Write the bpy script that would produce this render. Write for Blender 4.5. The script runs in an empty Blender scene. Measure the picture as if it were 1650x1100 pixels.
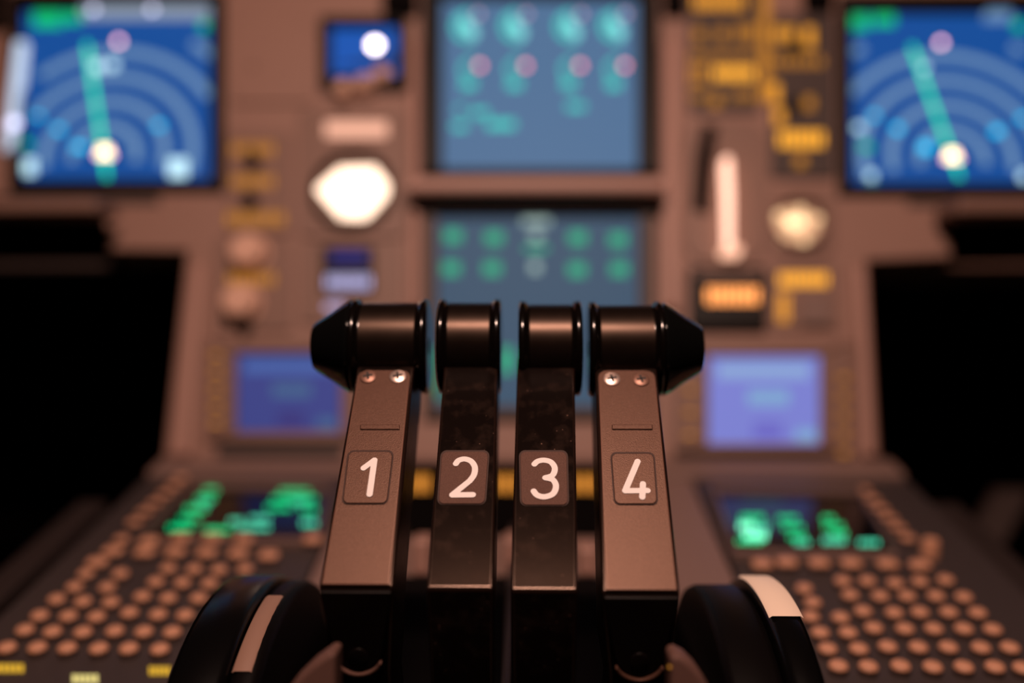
import bpy, bmesh, math, random
from mathutils import Vector, Matrix
random.seed(7)
S = bpy.context.scene
COL = S.collection

# ------------------------------------------------------------------ camera
FPX = 1650 * 35.0 / 36.0                 # focal length in pixels of the 1650x1100 photo
CAM = Vector((0.0, 0.0, 0.85))
YAW = math.radians(1.0)
cd = bpy.data.cameras.new('camera')
cd.lens = 35.0; cd.sensor_width = 36.0; cd.sensor_fit = 'HORIZONTAL'
cd.clip_start = 0.02; cd.clip_end = 20
cd.dof.use_dof = True
cd.dof.focus_distance = 0.398
cd.dof.aperture_fstop = 2.1
cam = bpy.data.objects.new('camera', cd); COL.objects.link(cam)
cam.location = CAM; cam.rotation_euler = (math.pi/2, 0, YAW)
S.camera = cam

# ------------------------------------------------------------------ world, view
w = bpy.data.worlds.new('world'); S.world = w; w.use_nodes = True
w.node_tree.nodes['Background'].inputs[0].default_value = (0.55, 0.36, 0.28, 1)
w.node_tree.nodes['Background'].inputs[1].default_value = 0.004
vs = S.view_settings
vs.view_transform = 'Standard'; vs.look = 'None'; vs.exposure = 0.0; vs.gamma = 1.0
vs.use_curve_mapping = False
S.cycles.use_denoising = True
S.cycles.max_bounces = 6

# ------------------------------------------------------------------ lights of the flight deck
def area(name, loc, aim, sx, sy, watt, col):
    l = bpy.data.lights.new(name, 'AREA'); l.shape = 'RECTANGLE'; l.size = sx; l.size_y = sy
    l.energy = watt; l.color = col
    o = bpy.data.objects.new(name, l); COL.objects.link(o)
    o.location = CAM + Vector(loc)
    o.rotation_euler = (Vector(aim) - Vector(loc)).to_track_quat('-Z', 'Y').to_euler()
    return o
area('dome_light', (0.0, -0.03, 0.76), (0, 0.62, -0.05), 0.24, 0.06, 10.5, (1.0, 0.64, 0.51))

# ------------------------------------------------------------------ pixel helpers: planes that stand in the place
def ray(px, py):
    u = (px - 825.0) / FPX; v = (550.0 - py) / FPX
    c, s = math.cos(YAW), math.sin(YAW)
    return Vector((-s + u*c, c + u*s, v))
def at(px, py, d):
    return CAM + ray(px, py) * d
class Plane:
    def __init__(s, p, ux, uy):
        s.p = Vector(p); s.ux = Vector(ux).normalized(); s.uy = Vector(uy).normalized()
        s.n = s.ux.cross(s.uy).normalized()
    def hit(s, px, py, lift=0.0):
        r = ray(px, py); q = s.p + s.n*lift
        return CAM + r * ((q - CAM).dot(s.n) / r.dot(s.n))
    def scale(s, px, py):                 # metres per pixel there
        r = ray(px, py); return ((s.p - CAM).dot(s.n) / r.dot(s.n)) / FPX
LEAN = math.atan(0.30)
PANEL = Plane(CAM + Vector((0, 0.8234, 0)), (1,0,0), (0, math.sin(LEAN), math.cos(LEAN)))       # main panel, leaning back
SL = math.atan(0.2309)
DECK = Plane(CAM + Vector((0, 0, -0.2801)), (1,0,0), (0, math.cos(SL), math.sin(SL)))           # sloping pedestal top

# ------------------------------------------------------------------ materials
def nodes(name):
    m = bpy.data.materials.new(name); m.use_nodes = True
    return m, m.node_tree.nodes, m.node_tree.links, m.node_tree.nodes['Principled BSDF']
def mat(name, col, rough=0.5, metal=0.0, grain=0.0, gscale=900, bump=0.0, spec=0.5, coat=0.0, tint=(1,1,1)):
    m, N, L, b = nodes(name)
    b.inputs['Base Color'].default_value = (*col, 1); b.inputs['Roughness'].default_value = rough
    b.inputs['Metallic'].default_value = metal; b.inputs['Specular IOR Level'].default_value = spec
    b.inputs['Specular Tint'].default_value = (*tint, 1)
    b.inputs['Coat Weight'].default_value = coat; b.inputs['Coat Roughness'].default_value = 0.12
    if grain or bump:
        tc = N.new('ShaderNodeTexCoord'); nz = N.new('ShaderNodeTexNoise')
        nz.inputs['Scale'].default_value = gscale; nz.inputs['Detail'].default_value = 3
        L.new(tc.outputs['Object'], nz.inputs['Vector'])
        if grain:
            mx = N.new('ShaderNodeMix'); mx.data_type = 'RGBA'
            mx.inputs[6].default_value = (*[c*(1-grain) for c in col], 1)
            mx.inputs[7].default_value = (*[min(1, c*(1+grain)) for c in col], 1)
            mr = N.new('ShaderNodeMapRange'); mr.inputs[1].default_value = 0.35; mr.inputs[2].default_value = 0.65
            L.new(nz.outputs['Fac'], mr.inputs[0]); L.new(mr.outputs[0], mx.inputs[0])
            L.new(mx.outputs[2], b.inputs['Base Color'])
        if bump:
            bp = N.new('ShaderNodeBump'); bp.inputs['Strength'].default_value = bump; bp.inputs['Distance'].default_value = 0.0003
            L.new(nz.outputs['Fac'], bp.inputs['Height']); L.new(bp.outputs['Normal'], b.inputs['Normal'])
    return m
def dusty(name, col, dust, rough, vary, spec):
    """black enamel with specks of dust and rubbed patches"""
    m, N, L, b = nodes(name); b.inputs['Specular IOR Level'].default_value = spec; b.inputs['Specular Tint'].default_value = (1, .66, .5, 1)
    tc = N.new('ShaderNodeTexCoord')
    vo = N.new('ShaderNodeTexVoronoi'); vo.inputs['Scale'].default_value = 330
    mr = N.new('ShaderNodeMapRange'); mr.inputs[1].default_value = 0.05; mr.inputs[2].default_value = 0.11
    mr.inputs[3].default_value = 1; mr.inputs[4].default_value = 0
    nz = N.new('ShaderNodeTexNoise'); nz.inputs['Scale'].default_value = 160; nz.inputs['Detail'].default_value = 5
    mp = N.new('ShaderNodeMapRange'); mp.inputs[1].default_value = 0.50; mp.inputs[2].default_value = 0.72
    mu = N.new('ShaderNodeMath'); mu.operation = 'MULTIPLY'
    smu = N.new('ShaderNodeMath'); smu.operation = 'MULTIPLY'; smu.inputs[1].default_value = 0.04
    ad = N.new('ShaderNodeMath'); ad.operation = 'ADD'; ad.use_clamp = True
    mx = N.new('ShaderNodeMix'); mx.data_type = 'RGBA'
    mx.inputs[6].default_value = (*col, 1); mx.inputs[7].default_value = (*dust, 1)
    for t in (vo, nz): L.new(tc.outputs['Object'], t.inputs['Vector'])
    L.new(vo.outputs['Distance'], mr.inputs[0]); L.new(nz.outputs['Fac'], mp.inputs[0])
    L.new(mr.outputs[0], mu.inputs[0]); L.new(mp.outputs[0], mu.inputs[1])
    L.new(mp.outputs[0], smu.inputs[0]); L.new(mu.outputs[0], ad.inputs[0]); L.new(smu.outputs[0], ad.inputs[1])
    L.new(ad.outputs[0], mx.inputs[0]); L.new(mx.outputs[2], b.inputs['Base Color'])
    rr = N.new('ShaderNodeMapRange'); rr.inputs[3].default_value = rough; rr.inputs[4].default_value = rough + vary
    L.new(nz.outputs['Fac'], rr.inputs[0]); L.new(rr.outputs[0], b.inputs['Roughness'])
    return m
def lin(c):
    return tuple((x/255/12.92 if x <= 10 else ((x/255+0.055)/1.055)**2.4) for x in c)
def emis(name, col, k=1.0):
    m, N, L, b = nodes(name)
    b.inputs['Base Color'].default_value = (0.01, 0.01, 0.01, 1); b.inputs['Roughness'].default_value = 0.5
    b.inputs['Specular IOR Level'].default_value = 0.1
    b.inputs['Emission Color'].default_value = (*col, 1); b.inputs['Emission Strength'].default_value = k
    return m
M = dict(
    panel   = mat('panel_paint', (0.29, 0.165, 0.128), 0.55, grain=0.08, gscale=700, bump=0.15),
    panel2  = mat('panel_paint_plate', (0.215, 0.122, 0.093), 0.55, grain=0.08, gscale=700, bump=0.15),
    trim    = mat('panel_trim_paint', (0.38, 0.215, 0.172), 0.5, grain=0.06, gscale=700),
    dark    = mat('black_plastic', (0.005, 0.0035, 0.003), 0.5, spec=0.2),
    void    = mat('dark_lining_and_shadow', (0.004, 0.003, 0.003), 0.9, spec=0.05),
    rail    = mat('dark_brown_trim', (0.05, 0.032, 0.028), 0.6),
    deck    = mat('keyboard_plate', (0.042, 0.031, 0.030), 0.5, grain=0.1, gscale=600, bump=0.2),
    deckb   = mat('pedestal_paint', (0.20, 0.125, 0.105), 0.55, grain=0.08, gscale=700, bump=0.15),
    key     = mat('key_cap', (0.60, 0.30, 0.185), 0.42),
    gloss   = dusty('black_enamel_drum', (0.004, 0.0026, 0.0022), (0.02, 0.013, 0.010), 0.30, 0.06, 0.4),
    bead    = mat('black_enamel_bead', (0.003, 0.002, 0.0017), 0.14),
    cone    = mat('black_gloss_cap', (0.003, 0.003, 0.003), 0.09),
    arm     = dusty('black_enamel_arm', (0.005, 0.0032, 0.0028), (0.30, 0.17, 0.125), 0.27, 0.12, 0.045),
    armside = mat('black_arm_side', (0.004, 0.0025, 0.0022), 0.38, spec=0.12),
    plate   = mat('textured_brown_plate', (0.064, 0.031, 0.022), 0.37, grain=0.32, gscale=2600, bump=0.25, spec=0.42, tint=(1,.62,.46)),
    nplate  = mat('number_plate', (0.100, 0.053, 0.042), 0.48, grain=0.22, gscale=3000, bump=0.4, spec=0.12, tint=(1,.7,.55)),
    nshadow = mat('number_plate_shadow_rim', (0.05, 0.026, 0.02), 0.5, spec=0.12),  # bevel shadow around the number plate, put into a darker rim colour
    digit   = mat('cream_paint', (0.84, 0.80, 0.78), 0.6),
    steel   = mat('worn_steel', (0.75, 0.58, 0.50), 0.32, metal=0.85),
    bronze  = mat('worn_bronze_screw', (0.20, 0.105, 0.075), 0.42, metal=0.6),
    scrglass= mat('dark_screen_glass', (0.003, 0.003, 0.004), 0.10, spec=0.5),
    slot    = mat('screw_recess', (0.015, 0.01, 0.008), 0.7),
    wheel   = mat('wheel_rubber', (0.002, 0.0017, 0.0017), 0.25, spec=0.25),
    hub     = mat('wheel_hub_black', (0.0025, 0.0017, 0.0016), 0.45, spec=0.08),
    keyside = mat('key_shaded_side', (0.05, 0.028, 0.022), 0.6),  # shadow beside the keys put into a dark side colour
    mark    = mat('wheel_mark_paint', (0.86, 0.70, 0.56), 0.55),
    markb   = mat('wheel_mark_shaded', (0.25, 0.145, 0.105), 0.55),  # this mark faces up less; its shade is put into a browner colour
    knob    = mat('knob_pale', (0.70, 0.42, 0.31), 0.45),
    railb   = mat('edge_rail_black', (0.022, 0.013, 0.0115), 0.6),
    shoulder= mat('quadrant_shoulder_paint', (0.125, 0.066, 0.053), 0.55, spec=0.2),
    armedge = mat('black_enamel_glint_edge', (0.012, 0.006, 0.0045), 0.20, spec=0.6, tint=(1,.72,.58)),  # corner glints put into a lighter, glossier bevel colour
    plateedge = mat('plate_worn_glint_edge', (0.16, 0.08, 0.058), 0.26, spec=0.7, tint=(1,.72,.58)),  # worn rim, also brightened to carry the plate's edge highlight
    table   = mat('table_edge_brown', (0.13, 0.075, 0.06), 0.6),
)

# ------------------------------------------------------------------ mesh builder
class MB:
    def __init__(s): s.v = []; s.f = []; s.m = []
    def add(s, vs, fs, mi=0):
        o = len(s.v); s.v += [Vector(v) for v in vs]
        for f in fs: s.f.append(tuple(i+o for i in f)); s.m.append(mi)
    def loft(s, loops, mi=0, cap=True, closed=True):
        n = len(loops[0]); vs = [v for l in loops for v in l]; fs = []
        for k in range(len(loops)-1):
            for i in range(n if closed else n-1):
                j = (i+1) % n
                fs.append((k*n+i, k*n+j, (k+1)*n+j, (k+1)*n+i))
        if cap:
            fs.append(tuple(reversed(range(n)))); fs.append(tuple((len(loops)-1)*n+i for i in range(n)))
        s.add(vs, fs, mi)
    def prism(s, pts, n, h, mi=0):         # pts: world polygon; extruded by -n*h behind it
        back = [Vector(p) - n*h for p in pts]
        s.loft([back, [Vector(p) for p in pts]], mi)
    def px(s, pl, pts, l0, l1, mi=0):      # polygon in photo pixels on a plane, from lift l0 to l1
        top = [pl.hit(x, y, l1) for x, y in pts]
        s.prism(top, pl.n, l1-l0, mi)
    def box(s, a, b, mi=0):
        (x0,y0,z0),(x1,y1,z1) = a, b
        lo = [Vector((x0,y0,z0)),Vector((x1,y0,z0)),Vector((x1,y1,z0)),Vector((x0,y1,z0))]
        hi = [v + Vector((0,0,z1-z0)) for v in lo]
        s.loft([lo, hi], mi)
    def disc(s, pl, px, py, r, l0, l1, mi=0, n=20, sy=1.0):
        c = pl.hit(px, py, l1); k = pl.scale(px, py)*r
        pts = [c + pl.ux*(k*math.cos(2*math.pi*i/n)) + pl.uy*(k*sy*math.sin(2*math.pi*i/n)) for i in range(n)]
        s.prism(pts, pl.n, l1-l0, mi)
    def frame(s, pl, o, i, l0, l1, mi=0):
        O = [(o[0],o[3]),(o[2],o[3]),(o[2],o[1]),(o[0],o[1])]; I = [(i[0],i[3]),(i[2],i[3]),(i[2],i[1]),(i[0],i[1])]
        for k in range(4):
            j = (k+1) % 4
            s.px(pl, [O[k], O[j], I[j], I[k]], l0, l1, mi)
    def lathe(s, prof, c, ax, e1, e2, n=48, mi=0, cap=True, a0=0.0, a1=2*math.pi):
        full = abs(a1-a0-2*math.pi) < 1e-6
        loops = []
        for r, h in prof:
            cnt = n if full else n+1
            loops.append([c + ax*h + e1*(r*math.cos(a0+(a1-a0)*i/n)) + e2*(r*math.sin(a0+(a1-a0)*i/n)) for i in range(cnt)])
        s.loft(loops, mi, cap=cap and full, closed=full)
    def stroke(s, pts, n, width, th, mi=0):
        """one rounded-end ribbon along pts, a single outline polygon"""
        r = width/2; L = []; Rr = []
        m = len(pts)
        for i in range(m):
            d0 = (pts[i]-pts[i-1]).normalized() if i > 0 else None
            d1 = (pts[i+1]-pts[i]).normalized() if i < m-1 else None
            if d0 is None or d1 is None or d0.dot(d1) > 0.95:
                d = ((d0 or d1) + (d1 or d0)).normalized(); q = n.cross(d)*r
                L.append([pts[i]+q]); Rr.append([pts[i]-q])
            else:
                q0 = n.cross(d0)*r; q1 = n.cross(d1)*r
                turn = n.dot(d0.cross(d1))
                mid = (q0+q1); inner = mid*(2*r*r/mid.length_squared) if mid.length_squared > 1e-12 else q0
                fan = [(q0*(1-k/6)+q1*(k/6)).normalized()*r for k in range(7)]
                if turn > 0: L.append([pts[i]+inner]); Rr.append([pts[i]-f for f in fan])
                else: L.append([pts[i]+f for f in fan]); Rr.append([pts[i]-inner])
        def cap(p, d):
            q = n.cross(d)*r
            return [p + q*math.cos(math.pi*k/10) + d*(r*math.sin(math.pi*k/10)) for k in range(1, 10)]
        out = [v for g in L for v in g] + cap(pts[-1], (pts[-1]-pts[-2]).normalized())
        out += [v for g in Rr[::-1] for v in g[::-1]]
        out += cap(pts[0], (pts[0]-pts[1]).normalized())
        s.prism(out, n, th, mi)
    def build(s, name, mats, parent=None, bevel=0.0, seg=2, smooth=False, loc=None, angle=35):
        if not isinstance(mats, (list, tuple)): mats = [mats]
        if parent is not None: inv = world_of(parent).inverted()
        else: inv = Matrix.Translation(loc).inverted() if loc is not None else Matrix.Identity(4)
        me = bpy.data.meshes.new(name)
        me.from_pydata([inv @ v for v in s.v], [], s.f)
        bm = bmesh.new(); bm.from_mesh(me); bmesh.ops.recalc_face_normals(bm, faces=bm.faces); bm.to_mesh(me); bm.free()
        for m in mats: me.materials.append(m)
        for p, mi in zip(me.polygons, s.m): p.material_index = mi
        if smooth:
            me.polygons.foreach_set('use_smooth', [True]*len(me.polygons))
            me.set_sharp_from_angle(angle=math.radians(angle))
        o = bpy.data.objects.new(name, me); COL.objects.link(o)
        if parent is not None: o.parent = parent
        elif loc is not None: o.location = loc
        if bevel:
            b = o.modifiers.new('bevel', 'BEVEL'); b.width = bevel; b.segments = seg; b.limit_method = 'ANGLE'
            b.angle_limit = math.radians(40); b.use_clamp_overlap = True
            if not smooth:
                me.polygons.foreach_set('use_smooth', [True]*len(me.polygons)); b.harden_normals = True
        return o
WORLD = {}
def world_of(o):
    m = WORLD.get(o.name)
    if m is None:
        m = o.matrix_basis.copy()
        if o.parent is not None: m = world_of(o.parent) @ m
    return m
def tag(o, label, cat, group=None):
    o['label'] = label; o['category'] = cat
    if group: o['group'] = group
    return o
def thing(name, loc, label, cat, group=None):
    o = bpy.data.objects.new(name, None); COL.objects.link(o)
    o.location = loc; o.empty_display_size = 0.02
    return tag(o, label, cat, group)
def struct(o):
    o['kind'] = 'structure'; return o
def rect(x0, y0, x1, y1): return [(x0,y1),(x1,y1),(x1,y0),(x0,y0)]
def rrect(x0, y0, x1, y1, r, n=5):
    out = []
    for cx, cy, a in ((x1-r,y1-r,0),(x0+r,y1-r,90),(x0+r,y0+r,180),(x1-r,y0+r,270)):
        for k in range(n+1):
            t = math.radians(a + 90*k/n); out.append((cx+r*math.cos(t), cy+r*math.sin(t)))
    return out[::-1]
def spline(pts, n=6):
    out = []
    P = [pts[0]] + list(pts) + [pts[-1]]
    for i in range(1, len(P)-2):
        p0, p1, p2, p3 = [Vector(p) for p in P[i-1:i+3]]
        for k in range(n):
            t = k/n
            out.append(0.5*((2*p1) + (p2-p0)*t + (2*p0-5*p1+4*p2-p3)*t*t + (3*p1-p0-3*p2+p3)*t**3))
    out.append(Vector(pts[-1])); return [tuple(p) for p in out]

# ------------------------------------------------------------------ room shell of the dark footwells
def slab(name, a, b, m):
    mb = MB(); mb.box(a, b); return struct(mb.build(name, m))
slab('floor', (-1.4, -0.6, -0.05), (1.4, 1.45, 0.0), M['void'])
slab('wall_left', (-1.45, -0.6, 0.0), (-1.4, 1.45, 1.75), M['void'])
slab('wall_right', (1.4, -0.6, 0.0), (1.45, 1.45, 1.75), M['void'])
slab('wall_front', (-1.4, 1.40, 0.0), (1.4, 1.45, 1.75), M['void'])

# ------------------------------------------------------------------ main instrument panel
PB = thing('instrument_panel', PANEL.hit(840, 742), 'wide brown main instrument panel carrying all the screens', 'instrument panel')
mb = MB()
mb.px(PANEL, [(-220,-140),(-220,316),(166,316),(172,402),(300,404),(262,742),(1418,742),(1398,420),(1535,414),(1533,316),(1880,316),(1880,-140)], -0.045, 0.0)
mb.build('panel_face', M['panel'], PB, bevel=0.003)
for a in ([(303,425),(268,735),(306,735),(329,425)], [(1378,425),(1393,735),(1416,735),(1399,425)]):
    mb = MB(); mb.px(PANEL, a, -0.002, 0.008); mb.build('side_moulding', M['trim'], PB, bevel=0.004, seg=3)
for a in ([(657,60),(657,500),(677,500),(677,60)], [(1066,60),(1066,500),(1098,500),(1096,60)]):
    mb = MB(); mb.px(PANEL, a, -0.002, 0.010); mb.build('column_moulding', M['trim'], PB, bevel=0.005, seg=3)
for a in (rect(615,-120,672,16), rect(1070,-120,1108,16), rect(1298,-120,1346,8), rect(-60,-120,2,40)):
    mb = MB(); mb.px(PANEL, a, -0.002, 0.012); mb.build('hood_shadow_block', M['void'], PB, bevel=0.003)  # black blocks stand in for the glareshield's shadow at the top edge
mb = MB(); mb.px(PANEL, rect(652,282,1076,308), -0.002, 0.030); mb.build('cross_shelf', M['trim'], PB, bevel=0.005, seg=3)
mb = MB(); mb.px(PANEL, rect(664,306,1068,331), -0.002, 0.016); mb.build('shelf_shadow', M['void'], PB)  # black box stands in for the shadow the shelf casts
for a in (rect(350,716,552,735), rect(1088,731,1335,737)):
    mb = MB(); mb.px(PANEL, a, -0.002, 0.002); mb.build('lower_seam', M['rail'], PB)

for a in (rect(10,313,256,328), rect(1462,320,1800,331)):
    mb = MB(); mb.px(PANEL, a, -0.002, 0.002); mb.build('lower_lip', M['rail'], PB, bevel=0.001)

# ------------------------------------------------------------------ lit displays
E = {}
def em(key, rgb, k=1.0):
    if key not in E: E[key] = emis('lit_'+key, lin(rgb) if max(rgb) > 12 else rgb, k)
    return E[key]
em('deep_blue', (8, 76, 152)); em('ring_blue', (0.15, 0.28, 0.48)); em('route_green', (0.02, 1.25, 0.62)); em('bezel_sheen_dim', (0.26, 0.32, 0.42))
em('cream', (4.6, 3.3, 1.8)); em('pink', (4.2, 2.1, 2.3)); em('pale', (0.75, 1.15, 1.30)); em('cyan', (0.0, 1.0, 1.7))
em('readout_green', (0.0, 0.55, 0.20)); em('bezel_sheen', (0.62, 0.74, 0.95)); em('soft_white', (1.9, 1.9, 2.6))

def arc_strip(mb, pl, cx, cy, r, wd, l, a0, a1, n=40, mi=0, clip=None):
    k = pl.scale(cx, cy); c = pl.hit(cx, cy, l)
    prev = None
    for i in range(n+1):
        t = math.radians(a0 + (a1-a0)*i/n)
        d = pl.ux*math.cos(t) + pl.uy*math.sin(t)
        cur = (c + d*(k*(r-wd/2)), c + d*(k*(r+wd/2)))
        ok = True
        if clip:
            x = cx + r*math.cos(t); y = cy - r*math.sin(t)
            ok = clip[0] < x < clip[2] and clip[1] < y < clip[3]
        if prev and ok:
            mb.prism([prev[0], prev[1], cur[1], cur[0]], pl.n, 0.0003, mi)
        prev = cur if ok else None

def nav_display(rct, ac, line, dot, cl, label, blobs):
    x0,y0,x1,y1 = rct
    t = thing('navigation_display', PANEL.hit((x0+x1)/2, y1), label, 'cockpit screen')
    b = MB(); b.frame(PANEL, (x0-22,y0-30,x1+22,y1+16), rct, 0.0003, 0.007); b.build('bezel', M['dark'], t, bevel=0.002)
    b = MB(); b.px(PANEL, [(x0-4,y1),(x1,y1),(x1+4,y0),(x0,y0)], 0.0003, 0.001); b.build('screen', E['deep_blue'], t)
    b = MB()
    for r in (52, 97, 143, 190, 240): arc_strip(b, PANEL, ac[0], ac[1], r, 16, 0.0016, -12, 192, clip=cl)
    b.build('range_rings', E['ring_blue'], t)
    b = MB(); p = [PANEL.hit(*q, 0.0020) for q in line]; k = PANEL.scale(*ac)
    b.stroke(p, PANEL.n, 7*k, 0.0003); b.build('route_line', E['route_green'], t)
    b = MB(); b.px(PANEL, rect(ac[0]-9, ac[1]-14, ac[0]+9, ac[1]+2), 0.001, 0.0026); b.build('aircraft_symbol', E['cream'], t)
    b = MB(); b.px(PANEL, rect(ac[0]-14, ac[1]-3, ac[0]+14, ac[1]+2), 0.001, 0.0022); b.build('aircraft_wings', E['pink'], t)
    b = MB(); b.disc(PANEL, *dot, 5, 0.001, 0.0022); b.build('heading_mark', E['pink'], t)
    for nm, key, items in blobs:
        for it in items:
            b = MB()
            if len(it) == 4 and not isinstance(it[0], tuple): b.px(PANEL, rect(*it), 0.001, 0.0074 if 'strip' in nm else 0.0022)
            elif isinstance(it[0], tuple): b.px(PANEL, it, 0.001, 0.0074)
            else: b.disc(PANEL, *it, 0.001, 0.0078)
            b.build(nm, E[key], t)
    return t
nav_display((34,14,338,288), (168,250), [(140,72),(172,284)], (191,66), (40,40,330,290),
    'blue map screen with rings at the top left of the panel',
    [('readout','readout_green',[(54,18,100,42),(104,20,130,36),(322,34,334,48),(38,226,50,236),(20,284,34,294),(276,290,290,298)]),
     ('top_strip','bezel_sheen_dim',[(130,8,338,24)]),  # reflection along the top bezel, painted as a dim glowing strip
     ('lit_edge_strip','bezel_sheen',[[(25,66),(41,66),(24,236),(6,240)]]),  # window reflection on the left bezel edge, painted as a glowing strip
     ('compass_tick','soft_white',[(150,15,5),(245,15,5),(22,198,9)]),
     ('pale_text','pale',[(32,256,56,280),(272,256,300,284),(148,100,164,114),(172,98,188,110)]),
     ('cyan_text','cyan',[(56,184,66,190),(88,204,100,212),(118,232,136,240),(250,198,262,206)])])
nav_display((1374,18,1705,294), (1535,256), [(1470,76),(1546,284)], (1517,68), (1380,46,1690,296),
    'blue map screen with rings at the top right of the panel',
    [('readout','readout_green',[(1372,24,1400,46),(1408,22,1442,40),(1634,34,1650,48),(1388,230,1404,242),(1400,294,1412,302)]),
     ('lit_edge_strip','ring_blue',[(1590,16,1630,28)]),
     ('pale_text','pale',[(1378,200,1390,210),(1398,276,1410,288),(1484,104,1494,114),(1644,276,1656,290)]),
     ('cyan_text','cyan',[(1484,230,1500,244),(1440,202,1452,212),(1600,206,1614,216),(1404,182,1414,190),(1642,186,1654,194)])])

# engine display
em('steel_blue', (76,112,150)); em('gauge_teal', (0.05, 0.66, 0.58)); em('gauge_cyan', (0.28, 0.88, 0.90)); em('gauge_red', (2.9, 0.75, 0.9)); em('gauge_violet', (0.9, 0.55, 0.75))
t = thing('engine_display', PANEL.hit(868, 276), 'pale blue engine screen with four teal gauges above the shelf', 'cockpit screen')
b = MB(); b.frame(PANEL, (678,-60,1064,280), (712,-4,1028,270), 0.0003, 0.008); b.build('bezel', M['dark'], t, bevel=0.002)  # black frame widened to hold the shadow around the screen
b = MB(); b.px(PANEL, rect(708,-8,1031,274), 0.0003, 0.001); b.build('screen', E['steel_blue'], t)
for gx in (758, 836, 924, 996):
    gm = MB(); k = PANEL.scale(gx, 50)
    arc_strip(gm, PANEL, gx, 42, 24, 9, 0.0016, 95, 275, 16)
    gm.build('gauge_arc', E['gauge_teal'], t)
    b = MB(); b.px(PANEL, [(gx-10,26),(gx+12,50),(gx+6,64),(gx-16,44)], 0.001, 0.0018); b.build('gauge_needle', E['gauge_cyan'], t)
    b = MB(); b.disc(PANEL, gx+12, 22, 5, 0.001, 0.0018); b.build('limit_mark', E['gauge_violet'], t)
for gx in (758, 832, 920, 992):
    b = MB(); b.disc(PANEL, gx+15, 105, 5, 0.001, 0.0022); b.build('limit_mark', E['gauge_red'], t)
    b = MB(); arc_strip(b, PANEL, gx+6, 112, 19, 6, 0.0016, 90, 230, 10); b.px(PANEL, rect(gx-14,128,gx+8,142), 0.001, 0.0018); b.build('gauge_arc', E['gauge_teal'], t)
for r_ in ((730,198,752,208),(760,176,786,186),(784,194,830,206),(914,166,942,176),(735,172,748,178)):
    b = MB(); b.px(PANEL, rect(*r_), 0.001, 0.0018); b.build('message_text', E['gauge_teal'], t)

# system display below the shelf
em('slate_blue', (54,82,106)); em('dot_green', (0.02, 0.40, 0.22)); em('column_pale', (0.35, 0.50, 0.47))
t = thing('system_display', PANEL.hit(868, 655), 'dim slate blue screen with green dots below the shelf', 'cockpit screen')
b = MB(); b.frame(PANEL, (682,343,1056,672), (704,347,1030,654), 0.0003, 0.007); b.build('bezel', M['rail'], t, bevel=0.002)  # frame colour darkened to hold the shadow around the screen
b = MB(); b.px(PANEL, rect(702,344,1032,656), 0.0003, 0.001); b.build('screen', E['slate_blue'], t)
for x, y in ((730,380),(796,383),(931,383),(996,386),(727,432),(793,432),(930,434),(998,433)):
    b = MB(); b.px(PANEL, rect(x-13,y-10,x+13,y+10), 0.001, 0.0018); b.build('status_dot', E['dot_green'], t)
b = MB(); b.px(PANEL, rect(842,352,886,362), 0.001, 0.0018); b.px(PANEL, rect(856,376,872,388), 0.001, 0.0018); b.px(PANEL, rect(855,422,870,438), 0.001, 0.0018)
b.build('centre_text', E['column_pale'], t)
for a in ((846,396,882,404),(704,560,712,640),(806,560,826,600)):
    b = MB(); b.px(PANEL, rect(*a), 0.001, 0.0018); b.build('green_text', E['dot_green'], t)

# two small lower screens with amber key columns
em('violet_blue', (58,66,132)); em('violet_bright', (122,128,208)); em('blue_row', (70,98,166)); em('blue_row_bright', (138,166,214))
em('teal_row', (66,96,138)); em('teal_row_bright', (126,166,208)); em('indigo_cell', (56,52,118)); em('indigo_cell_bright', (108,104,196))
em('amber_dim', (0.50, 0.19, 0.02)); em('amber', (0.95, 0.37, 0.03)); em('amber_bright', (1.5, 0.62, 0.045)); em('amber_scale', (0.66, 0.235, 0.03))
def small_screen(r, bez, cols, suf, label):
    x0,y0,x1,y1 = r
    t = thing('message_display', PANEL.hit((x0+x1)/2, y1), label, 'cockpit screen')
    b = MB(); b.frame(PANEL, bez, r, 0.0003, 0.006); b.build('bezel', M['panel2'], t, bevel=0.002)
    b = MB(); b.px(PANEL, rect(x0-2,y0-2,x1+2,y1+2), 0.0003, 0.001); b.build('screen', E['violet_'+('bright' if suf else 'blue')], t)
    W, H = x1-x0, y1-y0
    b = MB(); b.px(PANEL, rect(x0+.08*W,y0+.10*H,x0+.9*W,y0+.26*H), 0.001, 0.0015); b.build('text_row', E['blue_row'+suf], t)
    b = MB(); b.px(PANEL, rect(x0+.35*W,y0+.40*H,x0+.72*W,y0+.56*H), 0.001, 0.0015); b.build('text_row', E['teal_row'+suf], t)
    b = MB(); b.px(PANEL, rect(x0+.78*W,y0+.84*H,x0+.96*W,y0+.97*H), 0.001, 0.0015); b.build('corner_text', E['teal_row'+suf], t)
    b = MB(); b.px(PANEL, rect(x0+.40*W,y0+.76*H,x0+.66*W,y0+.95*H), 0.001, 0.0015); b.build('dark_cell', E['indigo_cell'+suf], t)
    for cx, ca, cb, n, key in cols:
        for i in range(n):
            y = ca + (cb-ca)*i/(n-1)
            b = MB(); b.px(PANEL, rrect(cx-13,y-8,cx+13,y+8,4), 0.004, 0.0075); kk = b.build('button', M['panel2'], t, bevel=0.0008)
            b = MB(); b.px(PANEL, rect(cx-8,y-3,cx+8,y+3), 0.0075, 0.0079); b.build('button_legend', E[key], kk)
small_screen((380,568,548,694), (330,546,572,711), ((348,572,682,5,'amber_dim'),), '', 'small violet screen left of the levers with amber keys')
small_screen((1142,572,1322,714), (1086,550,1379,728), ((1360,608,730,5,'amber_dim'),(1112,628,700,3,'amber_dim')), '_bright', 'small bright lavender screen right of the levers')

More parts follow.
